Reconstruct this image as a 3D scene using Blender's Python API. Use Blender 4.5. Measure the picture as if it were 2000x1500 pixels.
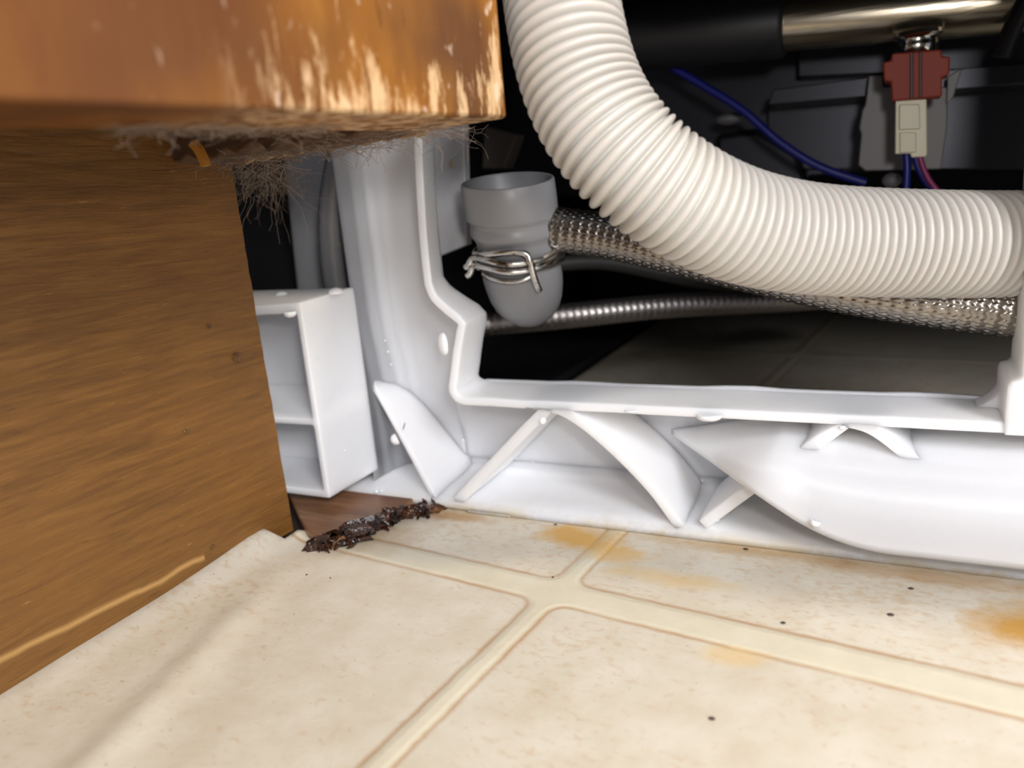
import bpy, bmesh, math, random
from mathutils import Vector, Matrix, noise
random.seed(7)
for o in list(bpy.data.objects): bpy.data.objects.remove(o)
C = bpy.context.scene.collection
S = 0.083            # one unit = the lens height above the floor, 83 mm
V = Vector
# ------------------------------------------------------------------ camera
F = 1482.6           # focal length in pixels of a 2000 px wide frame
AX = ((0.8957946, -0.0325042, -0.4432781), (0.4360812, 0.2571033, 0.8623984), (-0.0859366, 0.9658371, -0.2444862))
cam = bpy.data.objects.new('camera', bpy.data.cameras.new('camera')); C.objects.link(cam)
cam.matrix_world = Matrix(((AX[0][0], AX[0][1], -AX[0][2], 0), (AX[1][0], AX[1][1], -AX[1][2], 0), (AX[2][0], AX[2][1], -AX[2][2], S), (0, 0, 0, 1)))
cd = cam.data; cd.sensor_width = 36; cd.lens = F * 36 / 2000; cd.clip_start = 0.003; cd.clip_end = 20
cd.dof.use_dof = True; cd.dof.focus_distance = 1.98 * S; cd.dof.aperture_fstop = 14.0
bpy.context.scene.camera = cam
vs = bpy.context.scene.view_settings
vs.view_transform = 'Standard'; vs.look = 'None'; vs.gamma = 1; vs.use_curve_mapping = False
vs.exposure = 0.0
w = bpy.data.worlds.new('world'); bpy.context.scene.world = w; w.use_nodes = True
w.node_tree.nodes['Background'].inputs[0].default_value = (0.75, 0.80, 1.0, 1)
w.node_tree.nodes['Background'].inputs[1].default_value = 0.30

def area(name, loc, target, size, power, col, shape='DISK', spread=180):
    l = bpy.data.lights.new(name, 'AREA'); l.shape = shape; l.size = size * S; l.energy = power; l.color = col
    l.spread = math.radians(spread)
    o = bpy.data.objects.new(name, l); C.objects.link(o); o.location = V(loc) * S
    o.rotation_euler = (V(target) - V(loc)).to_track_quat('-Z', 'Y').to_euler(); return o
area('phone_torch', (0.30, -0.12, 1.30), (-0.6, 2.4, 0.8), 0.20, 0.15, (1.0, 0.965, 0.93))
area('window_light', (5.3, -3.9, 4.9), (-0.8, 2.0, 0.5), 3.0, 5.6, (0.97, 0.975, 1.0))
area('kitchen_ceiling_light', (6.6, 0.4, 11.0), (0, 1.2, 0), 1.1, 4.2, (1.0, 0.86, 0.66))

# ------------------------------------------------------------------ node helpers
def mat(name, base=(0.8, 0.8, 0.8), rough=0.5, metal=0.0, **kw):
    m = bpy.data.materials.new(name); m.use_nodes = True
    b = m.node_tree.nodes['Principled BSDF']
    b.inputs['Base Color'].default_value = (*base, 1); b.inputs['Roughness'].default_value = rough; b.inputs['Metallic'].default_value = metal
    for k, v in kw.items(): b.inputs[k.replace('_', ' ')].default_value = v
    return m
class N:
    def __init__(s, m): s.t = m.node_tree; s.b = s.t.nodes['Principled BSDF']
    def new(s, typ, **kw):
        n = s.t.nodes.new(typ)
        for k, v in kw.items(): setattr(n, k, v)
        return n
    def link(s, a, b): s.t.links.new(a, b)
    def put(s, sock, v):
        if hasattr(v, 'is_output'): s.link(v, sock)
        else: sock.default_value = v
    def math(s, op, a, b=0.0, c=0.0, clamp=False):
        n = s.new('ShaderNodeMath', operation=op, use_clamp=clamp)
        for i, x in enumerate((a, b, c)): s.put(n.inputs[i], x)
        return n.outputs[0]
    def pos(s, scale=(1, 1, 1), rot=(0, 0, 0), loc=(0, 0, 0)):
        g = s.new('ShaderNodeNewGeometry'); q = s.new('ShaderNodeVectorMath', operation='SCALE')
        s.link(g.outputs['Position'], q.inputs[0]); q.inputs['Scale'].default_value = 1 / S
        m = s.new('ShaderNodeMapping'); s.link(q.outputs[0], m.inputs[0])
        m.inputs['Scale'].default_value = scale; m.inputs['Rotation'].default_value = rot; m.inputs['Location'].default_value = loc
        return m.outputs[0]
    def noise(s, vec, scale, detail=4, rough=0.55, dist=0.0):
        n = s.new('ShaderNodeTexNoise'); s.link(vec, n.inputs['Vector']); n.inputs['Scale'].default_value = scale
        n.inputs['Detail'].default_value = detail; n.inputs['Roughness'].default_value = rough; n.inputs['Distortion'].default_value = dist
        return n.outputs['Fac']
    def ramp(s, fac, stops, interp='LINEAR'):
        n = s.new('ShaderNodeValToRGB'); s.put(n.inputs[0], fac); cr = n.color_ramp; cr.interpolation = interp
        while len(cr.elements) < len(stops): cr.elements.new(0.5)
        for e, (p, c) in zip(cr.elements, stops):
            e.position = p; e.color = (*c, 1) if not isinstance(c, (int, float)) else (c, c, c, 1)
        return n.outputs[0]
    def mix(s, fac, a, b, mode='MIX'):
        n = s.new('ShaderNodeMix', data_type='RGBA', blend_type=mode)
        s.put(n.inputs[0], fac)
        for i, x in ((6, a), (7, b)): s.put(n.inputs[i], (*x, 1) if isinstance(x, tuple) else x)
        return n.outputs[2]
    def sep(s, v):
        n = s.new('ShaderNodeSeparateXYZ'); s.link(v, n.inputs[0]); return n.outputs
    def bump(s, h, dist, strength=1.0):
        n = s.new('ShaderNodeBump'); s.put(n.inputs['Height'], h); n.inputs['Distance'].default_value = dist; n.inputs['Strength'].default_value = strength
        s.link(n.outputs[0], s.b.inputs['Normal']); return n
    def dist(s, vec, p, sc=(1, 1, 1)):
        n = s.new('ShaderNodeVectorMath', operation='SUBTRACT'); s.link(vec, n.inputs[0]); n.inputs[1].default_value = p
        k = s.new('ShaderNodeVectorMath', operation='MULTIPLY'); s.link(n.outputs[0], k.inputs[0]); k.inputs[1].default_value = sc
        l = s.new('ShaderNodeVectorMath', operation='LENGTH'); s.link(k.outputs[0], l.inputs[0]); return l.outputs['Value']
    def color(s, c): s.put(s.b.inputs['Base Color'], c)

# ------------------------------------------------------------------ materials
def plastic_material():
    m = mat('white_polypropylene', (0.93, 0.93, 0.94), 0.42, Subsurface_Weight=0.9, Subsurface_Scale=0.009, IOR=1.46)
    n = N(m); n.b.inputs['Subsurface Radius'].default_value = (1.0, 0.95, 0.85)
    p = n.pos(); z = n.sep(p)[2]
    nz = n.noise(p, 5, 6, 0.65)
    low = n.math('MULTIPLY', n.ramp(z, [(0.0, 1.0), (0.042, 0.0)]), n.ramp(nz, [(0.36, 0.0), (0.55, 1.0)]))
    c = n.mix(n.math('MULTIPLY', low, 0.95), (0.93, 0.93, 0.94), (0.66, 0.45, 0.18))
    fil = n.ramp(n.noise(n.pos((1, 1, 0.4)), 2.2, 3), [(0.45, 0.0), (0.75, 0.10)])
    n.color(n.mix(fil, c, (0.72, 0.66, 0.58)))
    n.bump(n.noise(p, 9, 3), 0.0002, 0.35)
    return m
PL = plastic_material()

def wood(name, c1, c2, c3, along='y', tilt=0.0, rough=0.45, worn=None, sc=1.0):
    m = mat(name, c1, rough); n = N(m)
    s = {'y': (9 * sc, 1.3 * sc, 16 * sc), 'x': (1.3 * sc, 9 * sc, 16 * sc), 'z': (9 * sc, 9 * sc, 1.6 * sc)}[along]
    p = n.pos(s, (tilt, 0, 0)); g = n.noise(p, 2.0, 8, 0.62, 0.4)
    p2 = n.pos(tuple(v * 2.6 for v in s), (tilt, 0, 0)); g2 = n.noise(p2, 2.5, 5, 0.7)
    blot = n.noise(n.pos(), 2.3, 4, 0.5)
    c = n.ramp(g, [(0.30, c1), (0.52, c2), (0.72, c3)])
    c = n.mix(n.ramp(blot, [(0.42, 0.0), (0.75, 0.5)]), c, tuple(v * 1.25 for v in c2))
    streak = n.ramp(g2, [(0.63, 0.0), (0.76, 0.65)])
    c = n.mix(streak, c, tuple(min(1, v * 1.5 + .03) for v in c3))
    dk = n.ramp(g2, [(0.28, 0.6), (0.40, 0.0)])
    c = n.mix(dk, c, tuple(v * 0.35 for v in c1))
    if worn: c = worn(n, c)
    n.color(c); n.bump(n.math('ADD', g, n.math('MULTIPLY', g2, 0.6)), 0.0004, 0.6)
    return m
def worn_toe(n, c):
    y, z = n.sep(n.pos())[1], n.sep(n.pos())[2]
    # a pale scratch that runs low along the board and a few short ones
    wob = n.math('MULTIPLY', n.math('SUBTRACT', n.noise(n.pos((0, 1.6, 0)), 2.0, 3), 0.5), 0.05)
    d = n.math('ABSOLUTE', n.math('SUBTRACT', n.math('ADD', z, wob), n.math('MULTIPLY_ADD', n.math('SUBTRACT', 1.35, y), 0.035, 0.065)))
    sc = n.math('MULTIPLY', n.ramp(d, [(0.0, 0.75), (0.012, 0.0)]), n.ramp(y, [(0.0, 1.0), (0.75, 1.0), (1.0, 1.0)]))
    sc = n.math('MULTIPLY', sc, n.math('LESS_THAN', y, 1.36))
    c = n.mix(sc, c, (0.62, 0.36, 0.12))
    p = n.pos((1, 1.2, 6), (0.35, 0, 0)); r = n.ramp(n.noise(p, 9, 4, 0.7), [(0.68, 0.0), (0.76, 0.8)])
    return n.mix(r, c, (0.55, 0.30, 0.10))
M_TOE = wood('stained_plywood', (0.12, 0.050, 0.010), (0.185, 0.080, 0.015), (0.25, 0.115, 0.024), 'y', -0.05, 0.42, worn_toe, 1.7)
def face_tone_wear(n, c):
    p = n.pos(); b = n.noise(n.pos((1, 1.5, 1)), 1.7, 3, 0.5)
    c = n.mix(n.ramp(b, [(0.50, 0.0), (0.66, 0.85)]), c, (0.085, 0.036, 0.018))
    c = n.mix(n.ramp(n.math('ADD', n.math('SUBTRACT', 1.15, n.sep(p)[1]), n.math('MULTIPLY', n.math('SUBTRACT', n.noise(n.pos((1, 2, 1)), 3.0, 3), 0.5), 0.8)), [(0.0, 0.0), (0.5, 0.85)]), c, (0.10, 0.036, 0.012))  # colour darkens towards the near end of the face, border broken by noise
    z, y = n.sep(p)[2], n.sep(p)[1]
    f = n.noise(n.pos((6, 6, 1.6)), 5, 5, 0.65)
    edge = n.math('ADD', n.ramp(n.math('SUBTRACT', z, 1.13), [(0.0, 1.0), (0.22, 0.0)]), n.ramp(n.math('SUBTRACT', 1.52, y), [(0.0, 0.9), (0.10, 0.0)]), clamp=True)
    wear = n.math('MULTIPLY', n.ramp(n.math('ADD', f, n.math('MULTIPLY', edge, 0.23)), [(0.66, 0.0), (0.78, 0.8)]), n.ramp(y, [(0.85, 0.0), (1.0, 1.0)]))
    c = n.mix(wear, c, (0.62, 0.42, 0.23))
    dots = n.ramp(n.noise(n.pos((4, 4, 2)), 8, 2, 0.5), [(0.68, 0.0), (0.74, 0.5)])
    return n.mix(n.math('MULTIPLY', dots, n.ramp(y, [(0.6, 0.0), (0.9, 1.0)])), c, (0.70, 0.55, 0.42))
M_FACE = wood('worn_orange_wood', (0.16, 0.058, 0.010), (0.25, 0.100, 0.018), (0.33, 0.150, 0.030), 'z', 0, 0.62, face_tone_wear, 0.6)
M_FACE.node_tree.nodes['Principled BSDF'].inputs['Specular IOR Level'].default_value = 0.12
M_RAW = wood('raw_cut_wood', (0.16, 0.085, 0.035), (0.42, 0.27, 0.14), (0.62, 0.45, 0.26), 'x', 0, 0.75)
M_DARKRAW = wood('dark_dusty_wood', (0.03, 0.015, 0.008), (0.09, 0.045, 0.02), (0.20, 0.13, 0.08), 'x', 0, 0.9)
M_SCRAP = wood('wet_brown_wood', (0.09, 0.035, 0.014), (0.19, 0.085, 0.035), (0.30, 0.16, 0.085), 'x', 0, 0.35)
M_CHAR = mat('black_rot', (0.018, 0.007, 0.004), 0.16); n = N(M_CHAR); n.color(n.ramp(n.noise(n.pos(), 22, 5), [(0.4, (0.008, 0.004, 0.003)), (0.6, (0.05, 0.016, 0.006)), (0.78, (0.22, 0.09, 0.03))])); n.bump(n.noise(n.pos(), 40, 4), 0.001, 0.8)

def floor_material():
    m = mat('cream_sheet_vinyl', (0.78, 0.72, 0.6), 0.42); n = N(m)
    a = math.radians(6.23)
    ux, uy = math.cos(a), -math.sin(a)      # tile x direction, in base axes
    p = n.pos(); X, Y, Z = n.sep(p)
    wob = n.math('MULTIPLY', n.math('SUBTRACT', n.noise(p, 16, 3), 0.5), 0.010)
    u = n.math('ADD', n.math('SUBTRACT', n.math('MULTIPLY', X, math.cos(a)), n.math('MULTIPLY', Y, math.sin(a))), wob)
    v = n.math('ADD', n.math('ADD', n.math('MULTIPLY', X, math.sin(a)), n.math('MULTIPLY', Y, math.cos(a))), wob)
    # grout cross centre
    cx = -0.7465 * math.cos(a) - 1.590 * math.sin(a); cy = -0.7465 * math.sin(a) + 1.590 * math.cos(a)
    T = 2.75; gu, gv = 0.030, 0.054; r = 0.045
    def cell(t, c, half):
        q = n.math('SUBTRACT', n.math('FLOORED_MODULO', n.math('SUBTRACT', t, c), T), T / 2)
        return n.math('ADD', n.math('ABSOLUTE', q), -(T / 2 - half) + r)
    qx = cell(u, cx, gu); qy = cell(v, cy, gv)
    mx = n.math('MAXIMUM', qx, 0.0); my = n.math('MAXIMUM', qy, 0.0)
    d = n.math('SUBTRACT', n.math('ADD', n.math('SQRT', n.math('ADD', n.math('MULTIPLY', mx, mx), n.math('MULTIPLY', my, my))), n.math('MINIMUM', n.math('MAXIMUM', qx, qy), 0.0)), r)
    inside = n.math('LESS_THAN', d, 0.0)
    line = n.ramp(n.math('ABSOLUTE', d), [(0.0, 1.0), (0.0045, 0.55), (0.011, 0.0)])
    lv = n.ramp(n.noise(p, 6, 4), [(0.3, 0.55), (0.6, 1.0)])
    mott = n.noise(n.pos((1, 1, 1)), 7, 5, 0.6)
    body = n.mix(n.ramp(mott, [(0.35, 0.0), (0.7, 1.0)]), (0.67, 0.62, 0.52), (0.59, 0.52, 0.405))
    grout = n.mix(n.ramp(mott, [(0.35, 0.0), (0.7, 1.0)]), (0.68, 0.63, 0.495), (0.62, 0.565, 0.43))
    sp = n.noise(n.pos((1.0, 1.5, 1)), 34, 4, 0.62, 0.3)
    patch = n.noise(p, 2.6, 3)
    near = n.ramp(Y, [(0.9, 0.30), (1.0, 1.0)])
    sthr = n.ramp(n.math('ADD', n.math('MULTIPLY_ADD', n.math('SUBTRACT', patch, 0.5), 0.45, sp), n.math('MULTIPLY', n.math('GREATER_THAN', v, cy), 0.075)), [(0.57, 0.0), (0.73, 0.42)])
    c = n.mix(inside, grout, body)
    c = n.mix(n.math('MULTIPLY', sthr, inside), c, (0.50, 0.32, 0.16))
    sp2 = n.ramp(n.noise(n.pos((1, 1.4, 1), (0, 0, 1)), 60, 2, 0.6), [(0.69, 0.0), (0.75, 0.55)])
    c = n.mix(n.math('MULTIPLY', sp2, inside), c, (0.30, 0.19, 0.10))
    c = n.mix(n.math('MULTIPLY', n.math('MULTIPLY', line, lv), 0.85), c, (0.42, 0.24, 0.11))
    # yellow brown leak stains
    wn = n.math('MULTIPLY', n.math('SUBTRACT', n.noise(p, 9, 5, 0.65), 0.5), 0.55)
    def stain(c, pt, sc, rad, col, k):
        dd = n.math('ADD', n.dist(p, (pt[0], pt[1], 0), sc), wn)
        return n.mix(n.math('MULTIPLY', n.ramp(dd, [(rad * 0.35, 1.0), (rad, 0.0)]), k), c, col)
    for pt, sc, rad, col, k in [((-0.80, 1.90), (2.2, 4.5, 1), 0.42, (0.60, 0.33, 0.05), 0.9), ((-0.67, 1.83), (3, 5, 1), 0.34, (0.66, 0.38, 0.07), 0.6),
                                ((-0.50, 1.74), (1.8, 7, 1), 0.38, (0.68, 0.44, 0.13), 0.5), ((0.30, 1.75), (3.0, 3.4, 1), 0.44, (0.52, 0.27, 0.04), 0.95),
                                ((-0.28, 1.46), (3.0, 7, 1), 0.30, (0.70, 0.47, 0.16), 0.5), ((-0.35, 1.95), (1.2, 10, 1), 0.45, (0.40, 0.24, 0.08), 0.6),
                                ((0.10, 1.93), (1.2, 9, 1), 0.45, (0.36, 0.20, 0.07), 0.6), ((-1.25, 1.93), (2, 9, 1), 0.38, (0.40, 0.22, 0.07), 0.8),
                                ((-1.42, 1.75), (2.4, 2.6, 1), 0.42, (0.40, 0.25, 0.12), 0.5)]:
        c = stain(c, pt, sc, rad, col, k)
    n.color(c)
    h = n.math('ADD', n.math('MULTIPLY', n.ramp(d, [(0.0, 0.0), (0.02, 1.0)]), 1.0), n.math('MULTIPLY', n.noise(n.pos((1, 1.3, 1)), 30, 4, 0.6), 0.35))
    n.bump(h, 0.0005, 0.55)
    return m
M_VINYL = floor_material()
M_SUB = mat('dark_damp_subfloor', (0.02, 0.012, 0.008), 0.6)
M_STEEL = mat('brushed_stainless', (0.50, 0.44, 0.34), 0.24, 1.0); n = N(M_STEEL); n.bump(n.noise(n.pos((1, 14, 14)), 6, 3), 0.0002, 0.3)
M_WIRE = mat('zinc_spring_wire', (0.62, 0.62, 0.62), 0.26, 1.0); n = N(M_WIRE)
k = n.noise(n.pos((1, 1, 3)), 14, 4, 0.7); n.color(n.ramp(k, [(0.36, (0.10, 0.07, 0.05)), (0.45, (0.55, 0.53, 0.5)), (0.7, (0.75, 0.75, 0.76))])); n.bump(k, 0.0002, 0.5)
M_BRAID = mat('braided_stainless', (0.33, 0.30, 0.265), 0.27, 1.0)
M_BRAIDB = mat('dull_braided_steel', (0.50, 0.46, 0.44), 0.38, 1.0)
M_HOSE = mat('ivory_corrugated_plastic', (0.50, 0.48, 0.44), 0.38, Subsurface_Weight=0.25, Subsurface_Scale=0.002)
M_GREY = mat('grey_rubber', (0.25, 0.25, 0.26), 0.38, Specular_IOR_Level=0.4); n = N(M_GREY); n.bump(n.noise(n.pos(), 12, 3), 0.0002, 0.2)
M_BLACK = mat('black_rubber', (0.012, 0.012, 0.015), 0.5)
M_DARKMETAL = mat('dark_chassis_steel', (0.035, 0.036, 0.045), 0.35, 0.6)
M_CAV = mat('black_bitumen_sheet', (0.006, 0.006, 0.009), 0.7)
M_CHROME = mat('bright_nickel', (0.8, 0.78, 0.72), 0.15, 1.0)
M_RED = mat('red_brown_connector', (0.30, 0.042, 0.022), 0.6)
M_REDD = mat('dark_red_connector_groove', (0.055, 0.010, 0.008), 0.5)
M_PLUG = mat('cream_nylon_plug', (0.85, 0.79, 0.60), 0.45)
M_BLUE = mat('blue_wire', (0.010, 0.014, 0.20), 0.4)
M_PINK = mat('purple_pink_wire', (0.30, 0.035, 0.14), 0.4)
M_BRK = mat('grey_galvanised_bracket', (0.17, 0.165, 0.165), 0.5, 0.3)
M_GLASSHOSE = mat('translucent_grey_hose', (0.20, 0.20, 0.20), 0.25)
M_WATER = mat('water', (1, 1, 1), 0.02, Transmission_Weight=1.0, IOR=1.33)
M_MILK = mat('milky_water', (0.86, 0.87, 0.89), 0.06, Subsurface_Weight=0.4, Subsurface_Scale=0.002, Coat_Weight=0.5)
M_LINT = mat('grey_lint', (0.30, 0.23, 0.18), 0.9)
M_CRUMB = mat('dark_crumb', (0.07, 0.045, 0.03), 0.7)
M_SPLINT = mat('amber_splinter', (0.50, 0.21, 0.035), 0.4)
M_MUSTY = mat('light_speck', (0.75, 0.62, 0.42), 0.7)

# ------------------------------------------------------------------ object helpers
def tag(o, label=None, cat=None, group=None, kind=None):
    if label: o['label'] = label
    if cat: o['category'] = cat
    if group: o['group'] = group
    if kind: o['kind'] = kind
    return o
def empty(name, loc, label, cat, group=None):
    o = bpy.data.objects.new(name, None); C.objects.link(o); o.location = V(loc) * S; o.empty_display_size = 0.01
    o['wl'] = tuple(V(loc) * S); return tag(o, label, cat, group)
def wloc(o):
    return V(o['wl']) if o is not None and 'wl' in o else V((0, 0, 0))
def obj(name, verts, faces, m, parent=None, smooth=True, bevel=0, seg=2, sub=0, solid=0, origin=None, remesh=0):
    """verts in lens heights, world axes"""
    org = (V(origin) * S) if origin is not None else (wloc(parent) if parent is not None else V((0, 0, 0)))
    me = bpy.data.meshes.new(name); me.from_pydata([V(v) * S - org for v in verts], [], faces); me.update()
    bm = bmesh.new(); bm.from_mesh(me); bmesh.ops.recalc_face_normals(bm, faces=bm.faces); bm.to_mesh(me); bm.free()
    if smooth: me.polygons.foreach_set('use_smooth', [True] * len(me.polygons))
    me.materials.append(m)
    o = bpy.data.objects.new(name, me); C.objects.link(o)
    o['wl'] = tuple(org)
    if parent is not None: o.parent = parent; o.location = org - wloc(parent)
    else: o.location = org
    if solid:
        md = o.modifiers.new('solid', 'SOLIDIFY'); md.thickness = solid * S; md.offset = 0
    if remesh:
        md = o.modifiers.new('remesh', 'REMESH'); md.mode = 'VOXEL'; md.voxel_size = remesh * S; md.use_smooth_shade = True
        md = o.modifiers.new('smooth', 'SMOOTH'); md.factor = 0.5; md.iterations = 4
    if bevel:
        md = o.modifiers.new('bevel', 'BEVEL'); md.width = bevel * S; md.segments = seg; md.limit_method = 'ANGLE'; md.angle_limit = math.radians(40)
        md.harden_normals = False
    if sub:
        md = o.modifiers.new('sub', 'SUBSURF'); md.levels = md.render_levels = sub
    if smooth and not sub:
        try: me.set_sharp_from_angle(angle=math.radians(50))
        except Exception: pass
    return o
class B:
    def __init__(s): s.v = []; s.f = []
    def add(s, v, f):
        k = len(s.v); s.v += [tuple(q) for q in v]; s.f += [tuple(i + k for i in q) for q in f]; return s
    def box(s, a, b):
        x0, y0, z0 = a; x1, y1, z1 = b
        return s.add([(x0, y0, z0), (x1, y0, z0), (x1, y1, z0), (x0, y1, z0), (x0, y0, z1), (x1, y0, z1), (x1, y1, z1), (x0, y1, z1)],
                     [(0, 3, 2, 1), (4, 5, 6, 7), (0, 1, 5, 4), (1, 2, 6, 5), (2, 3, 7, 6), (3, 0, 4, 7)])
    def loft(s, rings, cap=True, closed=True):
        n_ = len(rings[0]); v = [q for r in rings for q in r]; f = []
        for i in range(len(rings) - 1):
            for j in range(n_ if closed else n_ - 1):
                k = (j + 1) % n_
                f.append((i * n_ + j, i * n_ + k, (i + 1) * n_ + k, (i + 1) * n_ + j))
        if cap and closed:
            f.append(tuple(range(n_))[::-1]); f.append(tuple((len(rings) - 1) * n_ + j for j in range(n_)))
        return s.add(v, f)
    def obj(s, name, m, parent=None, **kw): return obj(name, s.v, s.f, m, parent, **kw)
def catmull(pts, n_):
    P = [V(p) for p in pts]; P = [2 * P[0] - P[1]] + P + [2 * P[-1] - P[-2]]; out = []
    for i in range(1, len(P) - 2):
        for k in range(n_):
            t = k / n_; a, b, c, d = P[i - 1:i + 3]
            out.append(0.5 * ((2 * b) + (c - a) * t + (2 * a - 5 * b + 4 * c - d) * t * t + (3 * b - a - 3 * c + d) * t ** 3))
    out.append(P[-2]); return out
def resample(pts, step):
    out = [pts[0]]; acc = 0; need = step
    for a, b in zip(pts, pts[1:]):
        l = (b - a).length; 
        while l > 0 and acc + l >= need:
            t = (need - acc) / l; out.append(a.lerp(b, t)); need += step
        acc += l
    return out
def frames(pts):
    T = [(pts[min(i + 1, len(pts) - 1)] - pts[max(i - 1, 0)]).normalized() for i in range(len(pts))]
    u = T[0].orthogonal().normalized(); out = []
    for i, t in enumerate(T):
        u = (u - t * u.dot(t)).normalized(); out.append((t, u, t.cross(u)))
    return out
def sweep(b, pts, rad, seg=16, cap=True):
    rings = []
    for i, (p, (t, u, w_)) in enumerate(zip(pts, frames(pts))):
        ring = []
        for j in range(seg):
            a = 2 * math.pi * j / seg; r = rad(i, j) if callable(rad) else rad
            ring.append(p + (u * math.cos(a) + w_ * math.sin(a)) * r)
        rings.append(ring)
    return b.loft(rings, cap)
def prism_y(b, poly, y0, y1):
    """poly = (x, z) outline pushed from y0 to y1"""
    return b.loft([[(x, y0, z) for x, z in poly], [(x, y1, z) for x, z in poly]])

def at(px, py, ax, val):
    """the point seen at a pixel of the 2000 x 1500 frame, on the plane x, y or z = val (d: that far along the view axis)"""
    c = V(((px - 1000) / F, (750 - py) / F, 1.0)); d = V([V(r).dot(c) for r in AX]); o = V((0, 0, 1.0))
    if ax == 'd': return o + d * val
    i = 'xyz'.index(ax); return o + d * ((val - o[i]) / d[i])

# ------------------------------------------------------------------ setting: floor and what lies under it
PA = math.tan(math.radians(3.15))
def xpanel(y): return -1.714 + (y - 1.695) * PA          # face of the toe kick board
def floor_z(x, y):
    d = x - xpanel(min(y, 1.70))
    if y > 1.72: return 0.0
    k = max(0.0, min(1.0, (y - 0.62) / 0.9))
    rx = -1.352 - (y - 0.743) * 0.262 ; kk = max(0, min(1, (1.5 - y) / 0.3)); rd = x - rx
    rip = 0.016 * kk * math.exp(-(rd / 0.060) ** 2)
    wv = 0.012 * math.sin(y * 9.0) * k
    lift = (0.052 * k ** 1.3 + wv * 0.4) * math.exp(-(max(d, 0) / 0.060) ** 2)
    dip = -0.0
    fade = 1.0 - max(0.0, min(1.0, (y - 1.66) / 0.05)) * 1.0
    return lift * fade + (rip if y < 1.5 else 0)
def build_floor():
    xs = []; x = -1.86
    while x < 4.0: xs.append(x); x += 0.014 if x < -1.3 else (0.05 if x < -1.2 else 0.25)
    ys = []; y = -3.0
    while y < 7.0: ys.append(y); y += (0.25 if y < 0.3 or y > 2.0 else 0.02)
    v = []; f = []
    for y in ys:
        for x in xs:
            xx = x
            if y > 2.05: xx = max(x, -1.51)      # the sheet was cut off here under the dishwasher
            elif y > 1.60: xx = max(x, -1.66)
            v.append((xx, y, floor_z(xx, y)))
    n_ = len(xs)
    for i in range(len(ys) - 1):
        for j in range(n_ - 1):
            q = (i * n_ + j, i * n_ + j + 1, (i + 1) * n_ + j + 1, (i + 1) * n_ + j)
            if (V(v[q[0]]) - V(v[q[1]])).length < 1e-6 and (V(v[q[2]]) - V(v[q[3]])).length < 1e-6: continue
            f.append(q)
    o = obj('floor', v, f, M_VINYL); o.modifiers.new('t', 'SOLIDIFY').thickness = -0.010 * S
    return tag(o, 'cream sheet vinyl floor printed with tile squares, brown lines and yellow leak stains', 'floor', kind='structure')
build_floor()
b = B().box((-5, -3.2, -0.30), (4.2, 7.2, -0.014))
tag(b.obj('floor_subfloor', M_SUB, smooth=False), 'dark damp subfloor under the cut edge of the vinyl', 'floor', kind='structure')

# ------------------------------------------------------------------ cabinet on the left
cab = empty('base_cabinet', (-1.8, 0.9, 0), 'brown wooden base cabinet at the left, scuffed face frame over a recessed toe kick', 'cabinet')
ZB = 1.15
def toe_kick():
    n_y, n_z = 60, 40; v = []; f = []
    ys = [-1.0 + (1.695 + 1.0) * (1 - (1 - i / n_y) ** 1.6) for i in range(n_y + 1)]
    for side in (0, 1):
        for i, y in enumerate(ys):
            for j in range(n_z + 1):
                z = 1.34 * j / n_z
                yy = y
                if i == n_y: yy = y + 0.0035 * noise.noise(V((0, 3, z * 22))) + 0.003 * noise.noise(V((5, 1, z * 70)))
                v.append((xpanel(y) - side * 0.06, yy, z))
    W = n_z + 1; H = (n_y + 1) * W
    for s_ in (0, 1):
        for i in range(n_y):
            for j in range(n_z):
                a = s_ * H + i * W + j; f.append((a, a + 1, a + W + 1, a + W))
    for j in range(n_z):
        a = n_y * W + j; f.append((a, a + 1, H + a + 1, H + a)); a = j; f.append((a, a + 1, H + a + 1, H + a))
    for i in range(n_y):
        a = i * W; f.append((a, a + W, H + a + W, H + a)); a = i * W + n_z; f.append((a, a + W, H + a + W, H + a))
    return obj('toe_kick_board', v, f, M_TOE, cab)
toe_kick()
FA = math.radians(11.0); fd = V((math.sin(FA), math.cos(FA), 0)); nd = V((-math.cos(FA), math.sin(FA), 0))   # along the face, and back into the cabinet
K = V((-0.733, 1.515, ZB))
def slab(name, p0, d1, l1, d2, l2, z0, z1, m, bev=0.012, ragged=0.0, nseg=1):
    rings = []
    for i in range(nseg + 1):
        c = p0 + d1 * (l1 * i / nseg)
        q = [c, c + d2 * l2]; zz = z0 + (ragged * noise.noise(V((i * .35, 2.2, 1))) if ragged else 0)
        z2 = z0 + (ragged * noise.noise(V((i * .35, 7.2, 4))) if ragged else 0)
        rings.append([(q[0].x, q[0].y, zz), (q[1].x, q[1].y, z2), (q[1].x, q[1].y, z1), (q[0].x, q[0].y, z1)])
    return B().loft(rings).obj(name, m, cab, bevel=bev)
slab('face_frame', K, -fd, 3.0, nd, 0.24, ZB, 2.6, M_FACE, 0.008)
o = slab('end_panel', K + nd * 0.241 , nd, 0.80, -fd, 0.20, ZB + 0.004, 2.6, M_DARKRAW, 0.006, 0.03, 40)
slab('cabinet_floor', K + nd * 0.25 - fd * 0.21, nd, 1.6, -fd, 2.6, ZB + 0.20, ZB + 0.30, M_DARKRAW, 0.004)
# pale cut edge of the end panel that shows behind its hanging fluff
slab('end_panel_edge', K + nd * 0.241 + fd * 0.004, nd, 0.80, fd, 0.012, ZB - 0.004, 2.5, M_RAW, 0.004, 0.012, 60)

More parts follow.
